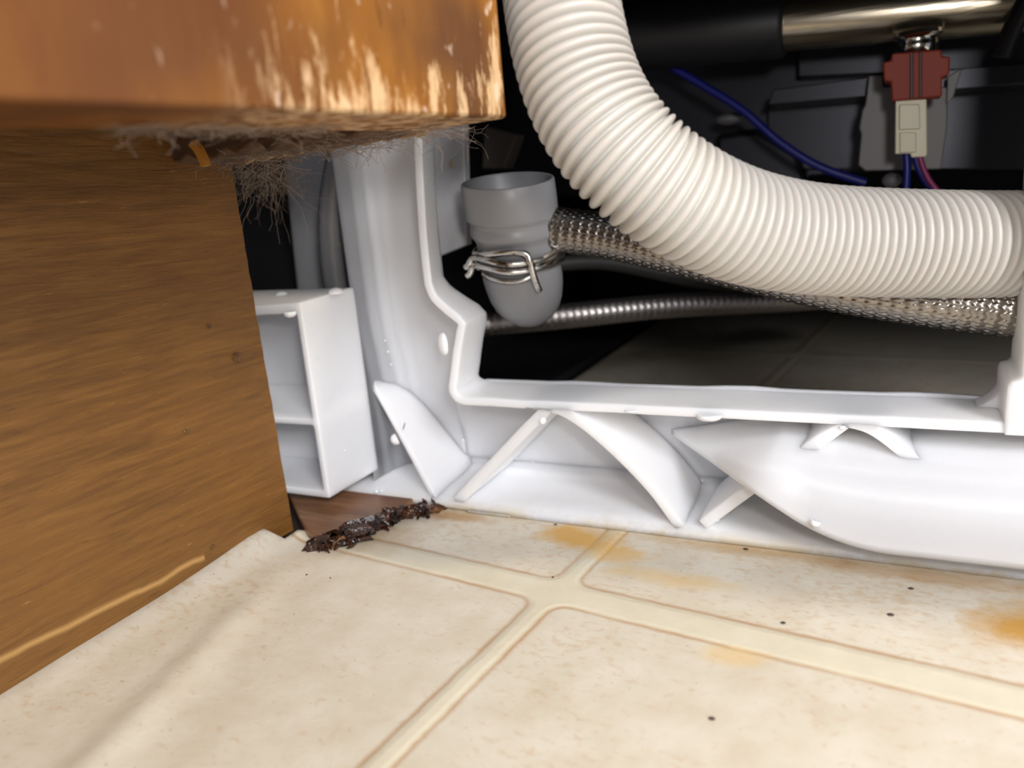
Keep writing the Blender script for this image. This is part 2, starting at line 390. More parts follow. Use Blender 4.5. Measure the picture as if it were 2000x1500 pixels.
b = B(); sweep(b, catmull([at(376, 278, 'y', 1.42), at(388, 292, 'y', 1.42), at(398, 312, 'y', 1.42), at(402, 324, 'y', 1.42)], 5), lambda i, j: 0.010 * (1.3 if j % 4 == 0 else 0.6), 8)
tag(b.obj('wood_splinter', M_SPLINT), 'amber wood splinter hanging at the left end of the dusty cabinet end panel', 'splinter')

# ------------------------------------------------------------------ dishwasher: white base pan and what is bolted above it
dw = empty('dishwasher', (-0.6, 2.0, 0), 'underside of the dishwasher with its white plastic base pan, kick plate removed', 'dishwasher')
Y0, YW = 1.98, 2.24       # front rim plane, web plane
def rot_ring(poly, y): return [(x, y, z) for x, z in poly]

# foot housing: an open fronted box with a shelf, left of the post
b = B()
XR, XL, T_ = -1.636, -2.12, 0.024
b.box((XL, 2.05, 0.075), (XR, 2.075, 0.722))
b.loft([[(XR - T_, 1.80, 0.078), (XR, 1.80, 0.078), (XR + 0.004, 1.80, 0.726), (XR - T_ + 0.004, 1.80, 0.726)], [(XR - T_, 2.07, 0.078), (XR, 2.07, 0.078), (XR + 0.004, 2.07, 0.734), (XR - T_ + 0.004, 2.07, 0.734)]])
b.box((XL, 1.80, 0.075), (XL + T_, 2.07, 0.722))
prism_y(b, [(XL, 0.072), (XR - 0.002, 0.074), (XR, 0.100), (XL, 0.097)], 1.80, 2.07)
b.loft([[(XL, 1.802, 0.318), (XR - 0.004, 1.802, 0.326), (XR - 0.004, 1.802, 0.347), (XL, 1.802, 0.338)], [(XL, 2.07, 0.318), (XR - 0.004, 2.07, 0.326), (XR - 0.004, 2.07, 0.395), (XL, 2.07, 0.385)]])
b.loft([[(XL, 1.801, 0.676), (XR - 0.002, 1.801, 0.694), (XR - 0.002, 1.801, 0.7255), (XL, 1.801, 0.702)], [(XL, 2.069, 0.70), (XR - 0.002, 2.069, 0.70), (XR - 0.002, 2.069, 0.7335), (XL, 2.069, 0.7335)]])
b.obj('foot_housing', PL, dw, remesh=0.0038)

# post: side wall turning through a soft corner into the web behind the rim
prof = [(-1.640, 2.056), (-1.640, 2.06), (-1.632, 2.12), (-1.612, 2.165), (-1.575, 2.19), (-1.52, 2.20), (-1.46, 2.20), (-1.41, 2.192), (-1.37, 2.178), (-1.345, 2.165)]
prof_lo = [(-1.640, 2.045), (-1.639, 2.10), (-1.632, 2.16), (-1.612, 2.215), (-1.575, 2.248), (-1.53, 2.262), (-1.49, 2.264), (-1.45, 2.264), (-1.415, 2.264), (-1.380, 2.262)]
rings = []
for z in [i * 0.1 for i in range(-0, 18)] :
    zz = 0.03 + z; k = max(0, min(1, (zz - 0.30) / 0.35)); k = k * k * (3 - 2 * k)
    zt = max(0, min(1, (zz - 0.70) / 0.03))
    line = []
    for (x0, y0), (x1, y1) in zip(prof_lo, prof):
        x, y = x0 + (x1 - x0) * k, y0 + (y1 - y0) * k
        if x > -1.5: x += 0.065 * (x + 1.5) / 0.155 * max(0, min(1, (0.70 - zz) / 0.06)) * k
        line.append((x, y, zz))
    back = [(x + 0.0, y + 0.022, z_) for x, y, z_ in reversed(line)]
    rings.append(line + back)
B().loft(rings).obj('post', PL, dw)

# web of the cross bar, a bottom ledge in front of it
b = B()
xs = [-1.385 + i * (3.4 / 30) for i in range(31)]
b.loft([[(x, 2.28, 0.045), (x, 2.235, 0.37), (x, 2.26, 0.37), (x, 2.305, 0.045)] for x in xs])
b.obj('web_panel', PL, dw, bevel=0.004)
xs = [-2.0 + i * (4.0 / 40) for i in range(41)]
def ledge(x):
    s_ = 0.006 * max(0, min(1, (-1.0 - x) / 0.3))
    q = [(x, Y0 - 0.010, 0.003 + s_), (x, Y0 - 0.008, 0.020 + s_), (x, Y0 + 0.010, 0.034), (x, Y0 + 0.08, 0.040), (x, 2.20, 0.044), (x, 2.262, 0.052), (x, 2.288, 0.085), (x, 2.31, 0.085), (x, 2.31, 0.010), (x, 2.02, 0.010), (x, Y0 + 0.01, 0.003 + s_)]
    return q
B().loft([ledge(x) for x in xs]).obj('bottom_ledge', PL, dw)

# rim round the opening: outline in the front plane, swept back to a second outline
def path2(pts, n_=6): return [(p.x, p.z) for p in catmull([(x, 0, z) for x, z in pts], n_)]
front = path2([(-1.240, 1.30), (-1.262, 1.22), (-1.274, 1.13), (-1.284, 1.0), (-1.291, 0.86), (-1.291, 0.745)], 4)[:-1] + path2([(-1.291, 0.745), (-1.275, 0.700), (-1.235, 0.660), (-1.186, 0.622)], 4)[:-1] \
      + [(-1.186, 0.622), (-1.196, 0.60), (-1.215, 0.54), (-1.235, 0.46), (-1.246, 0.42), (-1.243, 0.395), (-1.226, 0.372), (-1.196, 0.362)] + [(-1.196 + i * 0.1, 0.362 + 0.003 * noise.noise(V((i * .7, 0, 0)))) for i in range(1, 13)] + [(0.10, 0.362), (0.22, 0.362), (0.9, 0.362)]
b = B(); rings = []
# inner outline = outline offset towards the opening, the lip has its own thickness
def normal2(P, i):
    a = V(P[max(i - 1, 0)]); c = V(P[min(i + 1, len(P) - 1)]); t = (c - a); t = V((t[0], t[1])).normalized() if t.length else V((1, 0)); return V((-t[1], t[0]))
TH = 0.026
# the wall of the rim leans open towards the back
for i, (x, z) in enumerate(front):
    nn = normal2(front, i); xi, zi = x + nn[0] * TH, z + nn[1] * TH
    vert = abs(nn[0]) > 0.75 and z > 0.38
    bx = -0.020 if vert else 0.0
    bx = -0.075 * max(0, min(1, (z - 0.55) / 0.2)) if z > 0.55 else bx
    rings.append([(x, Y0, z), (xi, Y0 + 0.004, zi), (xi + bx, 2.162, zi + (0.002 if not vert else 0)), (xi + bx, 2.178, zi), (xi + bx - nn[0] * TH * 0.9, 2.178, zi - nn[1] * TH * 0.9), (x + bx, 2.16, z)])
b.loft(rings)
b.obj('opening_rim', PL, dw, remesh=0.0045)
# thin wet edge standing along the back of the cross bar
b = B(); rings = []
for i in range(0, 21):
    x = -1.22 + i * 0.08; h = 0.004 + 0.010 * max(0, noise.noise(V((i * .33, 1, 9)))) 
    rings.append([(x, 2.172, 0.384), (x, 2.174, 0.391 + h), (x, 2.190, 0.391 + h), (x, 2.195, 0.384)])
b.loft(rings).obj('rear_lip', PL, dw)

# right end post and its stepped foot
b = B()
prism_y(b, [(0.245, 0.36), (0.245, 0.478), (0.252, 0.488), (0.271, 0.490), (0.266, 1.7), (1.0, 1.7), (1.0, 0.36)], Y0 - 0.005, 2.19)
r_ = 0.075
arc = [(0.25 - r_ + r_ * math.sin(t), 0.385 + r_ - r_ * math.cos(t)) for t in [i * math.pi / 2 / 8 for i in range(9)]]
prism_y(b, arc + [(0.26, 0.46), (0.26, 0.36), (0.12, 0.36)], 2.10, 2.185)
b.obj('right_post', PL, dw, remesh=0.006)

# braces
def brace(front, w_, yb=2.27, y0=Y0, lean=0.0, name='brace'):
    P = front; rings = []
    for i, (x, z) in enumerate(P):
        nn = normal2(P, i) * (w_ / 2); za, zb_ = min(z + nn[1], 0.366), min(z - nn[1], 0.364)
        rings.append([(x + nn[0], y0, za), (x - nn[0], y0, zb_), (x - nn[0] + lean, yb, min(zb_, 0.352)), (x + nn[0] + lean, yb, min(za, 0.354))])
    return B().loft(rings).obj(name, PL, dw, bevel=0.004, seg=3)
rings = []
for t in [i / 10 for i in range(-1, 11)]:
    x, z = -1.638 + 0.294 * t, 0.372 - 0.350 * t ** 1.05 if t > 0 else 0.372 - 0.36 * t
    y = 2.11 - 0.13 * max(0, t); n1, n2 = 0.0075, 0.0065
    if t < 0: x, y = -1.648, 2.13
    rings.append([(x + n1, y, z + n2), (x - n1, y, z - n2), (x - n1, 2.285, z - n2), (x + n1, 2.285, z + n2)])
B().loft(rings).obj('gusset_plate', PL, dw, bevel=0.004, seg=3)
brace(path2([(-1.262, 0.025), (-1.22, 0.068), (-1.06, 0.222), (-0.985, 0.295), (-0.93, 0.345), (-0.905, 0.372)], 4), 0.034)
brace(path2([(-0.98, 0.378), (-0.88, 0.366), (-0.80, 0.325), (-0.70, 0.243), (-0.60, 0.140), (-0.52, 0.030)], 5), 0.028)
brace([(-0.455, 0.045), (-0.42, 0.078), (-0.27, 0.215), (-0.14, 0.325), (-0.09, 0.37)], 0.032)
brace(path2([(-0.10, 0.375), (-0.035, 0.358), (0.03, 0.31), (0.10, 0.24), (0.18, 0.13), (0.24, 0.03)], 4), 0.030)
# small step in the front edge of the bottom ledge, moulding knob on the first brace
b = B().box((-1.215, Y0 - 0.016, 0.000), (-1.06, Y0 - 0.004, 0.010)); b.obj('ledge_step', PL, dw, bevel=0.003)

# drip scoop: smooth chute that comes forward over the braces
edge = catmull([(-0.615, 2.262, 0.232), (-0.45, 2.06, 0.226), (-0.306, 1.885, 0.219), (-0.16, 1.862, 0.142), (-0.03, 1.857, 0.106), (0.12, 1.857, 0.103), (0.40, 1.857, 0.104), (1.0, 1.857, 0.104)], 6)
rings = []
for i, e in enumerate(edge):
    k = i / (len(edge) - 1); hh = min(1.0, i / 14.0); top = V((e.x + 0.02, 2.262, 0.236 + 0.085 * hh)); ring = []
    m_ = 10
    for j in range(m_ + 1):
        t = j / m_; p = e.lerp(top, t); p.z += (top.z - e.z) * 0.62 * hh * (math.sin(math.pi * t ** 0.62)) ** 1.0 * (1 - t) ** 0.4
        ring.append(tuple(p))
    low = [(p[0], p[1] + 0.004, p[2] - 0.020) for p in reversed(ring)]
    rings.append(ring + low)
B().loft(rings).obj('drip_scoop', PL, dw)

# side plate of the pan behind the post, seen through the opening, and the rear left panel
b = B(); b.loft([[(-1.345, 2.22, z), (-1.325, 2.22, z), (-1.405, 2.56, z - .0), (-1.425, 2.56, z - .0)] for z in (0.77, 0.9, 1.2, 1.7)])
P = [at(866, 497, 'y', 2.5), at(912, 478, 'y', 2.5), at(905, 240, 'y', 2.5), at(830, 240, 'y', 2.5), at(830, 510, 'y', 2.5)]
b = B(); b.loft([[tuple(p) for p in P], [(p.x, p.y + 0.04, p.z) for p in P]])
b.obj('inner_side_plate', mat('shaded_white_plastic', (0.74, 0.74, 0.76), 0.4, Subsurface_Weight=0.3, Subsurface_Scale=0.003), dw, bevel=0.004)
q0, q1, q2, q3 = at(546, 240, 'y', 2.45), at(583, 590, 'y', 2.45), at(700, 590, 'y', 2.30), at(660, 240, 'y', 2.30)
b = B(); rr = []
for t in [i / 8 for i in range(9)]:
    a = q0.lerp(q3, t); c = q1.lerp(q2, t); oy = 0.04 * math.sin(math.pi * t)
    rr.append([(a.x, a.y + oy, a.z), (c.x, c.y + oy, c.z), (c.x, c.y + oy + 0.03, c.z), (a.x, a.y + oy + 0.03, a.z)])
b.loft(rr).obj('rear_side_panel', PL, dw, bevel=0.004)
pts = catmull([at(690, 200, 'y', 2.20), at(660, 330, 'y', 2.20), at(648, 420, 'y', 2.20), at(652, 520, 'y', 2.20), at(668, 620, 'y', 2.20)], 8)
b = B(); sweep(b, pts, lambda i, j: 0.048 , 16); b.obj('air_break_tube', M_GLASSHOSE, dw)

# dark chassis around the cavity, and added shadow blockers
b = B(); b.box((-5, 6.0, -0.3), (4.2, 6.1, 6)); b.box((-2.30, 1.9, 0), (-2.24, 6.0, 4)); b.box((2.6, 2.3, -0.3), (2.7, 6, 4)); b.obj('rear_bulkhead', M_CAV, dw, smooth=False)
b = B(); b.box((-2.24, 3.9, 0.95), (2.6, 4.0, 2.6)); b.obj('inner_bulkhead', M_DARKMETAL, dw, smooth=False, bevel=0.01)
b = B(); b.box((-2.24, 2.05, 1.85), (2.6, 6.0, 1.95)); b.box((-0.50, 1.73, 1.47), (2.6, 2.2, 3.6)); b.box((0.32, 1.54, 1.47), (2.6, 1.95, 3.0)); b.obj('tub_and_shadow_blockers', M_CAV, dw, smooth=False, bevel=0.01)  # the two front blocks are added out of view to shade floor and cavity
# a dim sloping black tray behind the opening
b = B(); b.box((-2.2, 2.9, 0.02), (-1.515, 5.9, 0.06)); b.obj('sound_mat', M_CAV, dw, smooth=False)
# shelves and channel of the chassis, top right
def slabpx(name, pts, y, th, m, bev=0.004, parent=dw):
    P = [at(px, py, 'y', y) for px, py in pts]
    return B().loft([[tuple(p) for p in P], [(p.x, p.y + th, p.z) for p in P]]).obj(name, m, parent, bevel=bev)
slabpx('channel', [(1510, 175), (1700, 150), (2050, 118), (2050, 160), (1700, 188), (1500, 205)], 3.45, 0.3, M_DARKMETAL)
slabpx('channel', [(1560, 60), (2050, 10), (2050, 128), (1560, 150)], 3.7, 0.2, M_DARKMETAL)
slabpx('channel', [(1500, 205), (2060, 165), (2060, 330), (1500, 330)], 3.8, 0.08, M_DARKMETAL)
slabpx('bracket_plate', [(1697, 148), (1722, 146), (1724, 170), (1852, 170), (1850, 250), (1838, 330), (1690, 334), (1676, 322), (1682, 262), (1678, 250), (1684, 215), (1690, 205)], 3.35, 0.03, M_BRK)
slabpx('bracket_tab', [(1850, 150), (1880, 132), (1862, 190), (1848, 205)], 3.33, 0.02, M_BRK)
# heater tube with its rubber sleeves
p0, p1 = at(1450, 52, 'y', 3.2), at(2080, -6, 'y', 3.2)
b = B(); sweep(b, [p0.lerp(p1, i / 12) for i in range(13)], 0.098, 40); b.obj('steel_heater_tube', M_STEEL, dw)
b = B(); q = p0 + (p1 - p0) * ((1548 - 1450) / 630); d_ = (p1 - p0).normalized()
sweep(b, [q - d_ * t for t in (0.0, 0.006, 0.02, 0.3, 0.6)], lambda i, j: (0.112, 0.120, 0.124, 0.126, 0.128)[i], 40); b.obj('rubber_sleeve', M_BLACK, dw)
b = B(); sweep(b, catmull([at(2030, -40, 'y', 3.1), at(1985, 40, 'y', 3.1), at(1962, 95, 'y', 3.1), at(1955, 112, 'y', 3.1)], 5), 0.03, 12); b.obj('rubber_strap', M_BLACK, dw)
# temperature sensor under the tube
YS = 3.02
def px(x, y, yy=YS): return at(x, y, 'y', yy)
c0 = px(1792, 62, 3.12)
b = B(); prof_ = [(0.0, 0.078), (0.012, 0.082), (0.02, 0.070), (0.028, 0.066), (0.04, 0.069), (0.055, 0.069), (0.075, 0.060)]
axs = (px(1790, 110, 3.12) - c0).normalized()
u_ = axs.orthogonal().normalized(); w_ = axs.cross(u_)
b.loft([[c0 + axs * s_ + (u_ * math.cos(a) + w_ * math.sin(a)) * r * 0.95 for a in [2 * math.pi * k_ / 32 for k_ in range(32)]] for s_, r in prof_]); sensor = b.obj('sensor_cap', M_CHROME, dw)
P = [(1742, 104), (1838, 96), (1841, 110), (1856, 110), (1854, 146), (1840, 150), (1840, 188), (1742, 198), (1740, 160), (1726, 158), (1724, 122), (1740, 118)]
o = slabpx('sensor_connector', P, 2.98, 0.13, M_RED, 0.006)
slabpx('connector_groove', [(1777, 102), (1784, 101), (1784, 192), (1777, 193)], 2.972, 0.02, M_REDD, 0.002)
slabpx('connector_groove', [(1795, 101), (1801, 101), (1801, 191), (1795, 192)], 2.972, 0.02, M_REDD, 0.002)
slabpx('wire_plug', [(1749, 197), (1810, 193), (1811, 300), (1809, 306), (1780, 308), (1778, 300), (1748, 301)], 2.99, 0.08, M_PLUG, 0.004)
slabpx('plug_latch', [(1756, 204), (1796, 203), (1798, 252), (1756, 254)], 2.975, 0.03, M_PLUG, 0.004)
slabpx('plug_latch', [(1757, 258), (1790, 258), (1790, 298), (1757, 299)], 2.98, 0.03, M_PLUG, 0.004)
def wire(name, m, pts, r, yy=None):
    b = B(); sweep(b, resample(catmull([at(a, c, 'y', yy if len(q_) == 0 else q_[0]) for a, c, *q_ in pts], 12), 0.02), r, 10); return b.obj(name, m, dw)
wire('blue_wire', M_BLUE, [(1770, 295), (1772, 330), (1770, 380), (1772, 450)], 0.013, 3.03)
wire('blue_wire', M_BLUE, [(1786, 298), (1798, 335), (1822, 368), (1860, 395), (1900, 405)], 0.013, 3.03)
wire('pink_wire', M_PINK, [(1794, 296), (1806, 334), (1826, 366), (1866, 400), (1900, 420)], 0.009, 3.0)
wire('blue_wire', M_BLUE, [(1215, 70), (1290, 118), (1370, 165), (1450, 215), (1520, 275), (1600, 325), (1700, 360)], 0.016, 3.3)
# dim shapes deep inside: pump body, clips
def blob(name, c, r, m, sc=(1, 1, 1), seg=20):
    b = B(); rings = []
    for i in range(1, seg):
        a = math.pi * i / seg; rings.append([(c[0] + sc[0] * r * math.sin(a) * math.cos(t), c[1] + sc[1] * r * math.sin(a) * math.sin(t), c[2] + sc[2] * r * math.cos(a)) for t in [2 * math.pi * k_ / 24 for k_ in range(24)]])
    b.loft(rings); return b.obj(name, m, dw)
M_DIM = mat('dim_grey_plastic', (0.16, 0.16, 0.17), 0.5)
blob('cable_clip', at(1425, 232, 'y', 3.5), 0.05, M_DIM, (1.2, 1, 0.5)); blob('cable_clip', at(1742, 352, 'y', 3.3), 0.035, M_DIM, (1, 1, 0.8))
slabpx('pump_housing', [(1395, 262), (1480, 250), (1560, 300), (1600, 420), (1400, 420)], 3.75, 0.3, M_DARKMETAL, 0.03)
slabpx('hanging_bracket', [(945, 245), (1010, 262), (985, 330), (940, 330)], 3.3, 0.1, mat('brown_grey_bracket', (0.13, 0.105, 0.09), 0.6), 0.01)
slabpx('mounting_tab', [(500, 325), (556, 330), (556, 388), (505, 392)], 2.9, 0.05, M_DIM, 0.01)

# ------------------------------------------------------------------ ivory corrugated drain hose
hp = [at(px_, py_, 'd', d_) for px_, py_, d_ in [(1062, -230, 1.80), (1078, -120, 1.72), (1095, 0, 1.65), (1104, 60, 1.62), (1118, 140, 1.63), (1151, 225, 1.62), (1204, 298, 1.60), (1286, 366, 1.61), (1392, 428, 1.66), (1545, 466, 1.73), (1700, 475, 1.78), (1850, 478, 1.80), (2000, 478, 1.82), (2250, 470, 1.84)]]
PITCH = 0.0236; NS = 12
pts = resample(catmull(hp, 40), 0.03)
for _ in range(20): pts = [pts[0]] + [(a + b_ * 2 + c) / 4 for a, b_, c in zip(pts, pts[1:], pts[2:])] + [pts[-1]]
pts = resample(catmull(pts, 12), PITCH / NS)
RH = 0.1265
def hr(i, j):
    ph = (i % NS) / NS
    return RH - 0.021 * abs(2 * ph - 1) ** 2.6
b = B(); sweep(b, pts, hr, 72)
hose = b.obj('corrugated_drain_hose', M_HOSE, None)
me = hose.data; me.polygons.foreach_set('use_smooth', [True] * len(me.polygons))
a_ = me.attributes.get('sharp_edge')
if a_: me.attributes.remove(a_)
tag(hose, 'thick ivory corrugated drain hose curving down from the top centre to the right edge', 'hose')

# ------------------------------------------------------------------ braided hoses
def braided(name, pts, R, m, nst=22, pitch=0.66, step=0.0035, seg=176, label=None, amp=0.05):
    P = resample(catmull(pts, 30), step); b = B(); fr = frames(P); rings = []
    for i, (p, (t, u, w_)) in enumerate(zip(P, fr)):
        ring = []; s_ = i * step
        for j in range(seg):
            a = 2 * math.pi * j / seg
            A = nst * (a / (2 * math.pi) + s_ / (pitch)); Bq = nst * (a / (2 * math.pi) - s_ / (pitch))
            fa, fb = A - math.floor(A), Bq - math.floor(Bq)
            ia, ib = math.floor(A), math.floor(Bq)
            over = math.sin(math.pi * (A + Bq) / 1.0) if False else 0
            ha = max(0.0, 1 - (abs(fa - .5) / .47) ** 4); hb = max(0.0, 1 - (abs(fb - .5) / .47) ** 4)
            # one over one under, two strands wide
            ka = 0.5 + 0.5 * math.cos(math.pi * (Bq + (ia % 2))); kb = 0.5 + 0.5 * math.cos(math.pi * (A + 1 + (ib % 2)))
            h = max(ha * (0.35 + 0.65 * ka), hb * (0.35 + 0.65 * kb))
            r = R * (1 - amp + amp * 1.5 * h)
            ring.append(p + (u * math.cos(a) + w_ * math.sin(a)) * r)
        rings.append(ring)
    b.loft(rings); o = b.obj(name, m, None); me = o.data
    me.polygons.foreach_set('use_smooth', [True] * len(me.polygons)); a_ = me.attributes.get('sharp_edge')
    if a_: me.attributes.remove(a_)
    return tag(o, label, 'hose')
braided('braided_steel_hose', [at(960, 425, 'd', 2.55), at(1085, 447, 'd', 2.45), at(1190, 462, 'd', 2.38), at(1320, 490, 'd', 2.28), at(1500, 530, 'd', 2.15), at(1650, 561, 'd', 2.04), at(1800, 583, 'd', 1.95), at(2000, 608, 'd', 1.86), at(2150, 625, 'd', 1.80)], 0.070, M_BRAID, label='shiny braided steel hose that passes behind and below the ivory drain hose')
braided('braided_steel_hose', [at(850, 640, 'd', 3.1), at(925, 634, 'd', 3.15), at(1100, 618, 'd', 3.2), at(1300, 598, 'd', 3.3), at(1540, 586, 'd', 3.45), at(1750, 572, 'd', 3.6)], 0.052, M_BRAIDB, nst=16, pitch=0.5, step=0.007, seg=96, label='dim out of focus braided hose low behind the grey rubber spout')
b = B(); sweep(b, resample(catmull([at(1040, 520, 'd', 3.5), at(1180, 512, 'd', 3.5), at(1350, 545, 'd', 3.5), at(1500, 560, 'd', 3.6)], 10), 0.05), 0.035, 16)
tag(b.obj('grey_rubber_hose', mat('dark_grey_rubber', (0.07, 0.065, 0.06), 0.5)), 'thin dim grey hose in the dark just right of the grey rubber spout', 'hose')

# ------------------------------------------------------------------ grey rubber spout and its spring clamp
top = at(991, 354, 'd', 2.42)
nc = V((-0.085, 0.905, -0.42)).normalized(); ax_ = V([V(r).dot(V((nc.x, nc.y, nc.z))) for r in AX])       # opening normal (camera looks along +z here)
camr = V((AX[0][0], AX[1][0], AX[2][0])); fx = (camr - ax_ * camr.dot(ax_)).normalized(); fy = ax_.cross(fx)   # fy points away from the lens
if fy.dot(V((AX[0][2], AX[1][2], AX[2][2]))) > 0: fy = -fy                                                   # towards the lens
PXU = 2.42 / F
def cup(s_, r, a, shift=0.0): return top - ax_ * (s_ * PXU) + (fx * math.cos(a) + fy * math.sin(a)) * (r * PXU) + fx * (shift * PXU)
outer = [(120, 0), (120, 60), (90, 79), (2, 84), (-2, 87), (-2, 90), (1, 92), (30, 93), (62, 93), (68, 92), (72, 88), (78, 86), (84, 88), (90, 90), (98, 91), (104, 88), (110, 84), (118, 82), (180, 82), (196, 82), (215, 80), (240, 75), (262, 66), (280, 52), (294, 32), (301, 12), (302, 0)]
b = B(); rings = []
for s_, r in outer:
    sh = 0.10 * max(0, s_) * 0.75
    rings.append([cup(s_, max(r, 0.5), 2 * math.pi * k_ / 64, sh * (1 if s_ > 70 else 0.6)) for k_ in range(64)])
b.loft(rings, cap=True)
spout = empty('rubber_spout', tuple(cup(300, 0, 0, 20)), 'grey rubber spout open at the top, held by a spring wire clamp', 'spout')
b.obj('spout_body', M_GREY, spout)
clamp = empty('spring_clamp', tuple(cup(150, 0, 0, 10)), 'zinc wire spring clamp round the grey rubber spout, two tails at the left', 'clamp')
WR = 5.8 * PXU
def ringpts(s_, a0, a1, r=88, n_=50, ds=0): return [cup(s_ + ds * i / n_, r, math.radians(a0 + (a1 - a0) * i / n_), s_ * 0.075) for i in range(n_ + 1)]
b = B(); sweep(b, ringpts(137, -188, 70, 89, 60, 8) , WR, 12)
sweep(b, ringpts(160, -200, 70, 88, 60, -4), WR, 12); b.obj('wire_coil', M_WIRE, clamp)
b = B(); A_ = lambda s_, a, r=90: cup(s_, r, math.radians(a), s_ * 0.075)
sweep(b, catmull([A_(126, 150, 90), A_(122, 128, 92), A_(116, 105, 95), A_(116, 88, 98), A_(122, 80, 103), A_(136, 78, 108), A_(160, 77, 108), A_(186, 74, 104), A_(196, 72, 100)], 6), WR * 1.15, 12); b.obj('wire_hook', M_WIRE, clamp)
b = B()
sweep(b, catmull([A_(154, 160, 116), A_(150, 158, 111), A_(138, 156, 102), A_(133, 148, 97), A_(133, 135, 95), A_(138, 110, 96), A_(140, 90, 94), A_(139, 60, 90), A_(134, 20, 90)], 6)[0:], WR * 1.15, 12); b.obj('wire_tail', M_WIRE, clamp)
b = B()
sweep(b, catmull([A_(172, 160, 116), A_(168, 158, 111), A_(154, 156, 103), A_(149, 148, 98), A_(150, 140, 95), A_(154, 110, 96), A_(156, 90, 94), A_(152, 60, 90), A_(146, 20, 90)], 6), WR * 1.15, 12); b.obj('wire_tail', M_WIRE, clamp)
b = B(); sweep(b, catmull([A_(170, 150, 86), A_(174, 130, 88), A_(176, 110, 90), A_(174, 90, 92), A_(168, 78, 92)], 6), WR, 12); b.obj('wire_coil', M_WIRE, clamp)

# ------------------------------------------------------------------ rotted wood under the foot
b = B(); zt = 0.032
out = [at(x, y, 'z', zt) for x, y in [(560, 955), (585, 1012), (600, 1035), (625, 1050), (650, 1056), (668, 1050), (690, 1034), (722, 1024), (748, 1010), (772, 998), (792, 986), (806, 974)]] + [V((-1.42, 1.962, zt)), V((-2.0, 1.962, zt))]
b.loft([[(p.x, p.y, 0.004) for p in out], [(p.x, p.y, zt) for p in out]])
scrap = b.obj('rotted_wood_strip', M_SCRAP, None, bevel=0.006, origin=(-1.55, 1.75, 0))
tag(scrap, 'brown strip of wet rotted wood lying under the white foot housing', 'wood')
b = B(); random.seed(3)
line = catmull([at(x, y, 'z', 0.03) for x, y in [(640, 1052), (668, 1050), (692, 1036), (716, 1022), (742, 1012), (766, 1002), (788, 996), (815, 992), (850, 988)]], 5)
rings = []
for i, p in enumerate(line):
    r = 0.040 * (1 - 0.55 * i / len(line)); ring = []
    for k_ in range(14):
        a = 2 * math.pi * k_ / 14; q = V((math.cos(a) * r * 1.4, math.cos(a) * r * 0.2, math.sin(a) * r * 0.75))
        q += V((0.0, math.cos(a) * r * 0.9, 0)); q *= 1 + 0.85 * noise.noise(V((i * 0.9, k_ * 0.8, 2))) + 0.3 * noise.noise(V((i * 2.1, k_ * 2.3, 5)))
        ring.append((p.x + q.x, p.y + q.y, max(0.0005, 0.020 + q.z)))
    rings.append(ring)
b.loft(rings)
for i in range(190):
    p = random.choice(line); c = V((p.x + random.uniform(-.03, .03), p.y + random.uniform(-.03, .03), random.uniform(0.004, 0.040)))
    s_ = random.uniform(0.003, 0.009); dv = V((random.uniform(-1, 1), random.uniform(-1, 1), random.uniform(-.5, .4))).normalized() * s_ * 2.6
    sweep(b, [c - dv, c, c + dv], lambda i_, j_, s_=s_: s_ * (0.3, 1, 0.3)[i_], 6)
b.obj('rotted_edge', M_CHAR, scrap)['label'] = 'black glistening rotted edge'

# lifted corner of the vinyl sheet against the toe kick ends in a small torn tip
b = B(); random.seed(5)
for i in range(26):
    c = at(610 + i * 1.0 + random.uniform(-4, 6), 1068 + random.uniform(-8, 9), 'z', 0.006)
    dv = V((random.uniform(-1, 1), random.uniform(-.3, .3), 0.1)).normalized() * random.uniform(0.006, 0.016); sweep(b, [c - dv, c + V((0, 0, .003)), c + dv], lambda i_, j_: (0.001, 0.004, 0.001)[i_], 5)
tag(b.obj('rot_crumbs', M_CHAR), 'dark rotten crumbs on the vinyl just left of the black rotted edge', 'debris', kind='stuff')

# ------------------------------------------------------------------ lint hanging off the cabinet
b = B(); random.seed(11)
def fibre(p, L, r, down=0.5):
    q = [V(p)]; d = V((random.uniform(-1, 1), random.uniform(-.6, .6), random.uniform(-1, .3) * down)).normalized()
    for _ in range(6):
        d = (d + V((random.uniform(-1, 1), random.uniform(-1, 1), random.uniform(-1, .7) * down)) * 0.55).normalized(); q.append(q[-1] + d * (L / 6))
    sweep(b, q, r, 3, False)
E0 = K + nd * 0.25 + fd * 0.0; 
for i in range(420):
    t = random.random() ** 0.8; p = at(430 + (880 - 430) * (1 - t), 318 - (318 - 246) * (1 - t) , 'z', ZB - 0.01)
    fibre((p.x + random.gauss(0, .02), p.y + random.gauss(0, .03), p.z + random.gauss(0, .010)), random.uniform(0.03, 0.09), 0.0006, 0.3)
for i in range(200):
    p = at(random.gauss(515, 28), random.gauss(335, 14), 'y', 1.95); fibre((p.x, p.y + random.gauss(0, .05), p.z), random.uniform(0.04, 0.15), 0.0005, 0.8)
for i in range(30):
    p = at(random.gauss(520, 20), 360, 'y', 1.9); fibre(p, random.uniform(0.12, 0.25), 0.0004, 0.9)
for i in range(260):
    p = at(random.uniform(250, 640), random.uniform(246, 262), 'z', ZB - 0.006); fibre(p, random.uniform(0.03, 0.07), 0.0006, 0.1)
for i in range(26):
    p = at(random.gauss(890, 22), random.gauss(258, 8), 'y', 1.75); fibre(p, random.uniform(0.05, 0.14), 0.0004, 0.5)
tag(b.obj('dust_lint', M_LINT), 'grey brown dust lint hanging from the underside of the wooden cabinet', 'lint', kind='stuff')

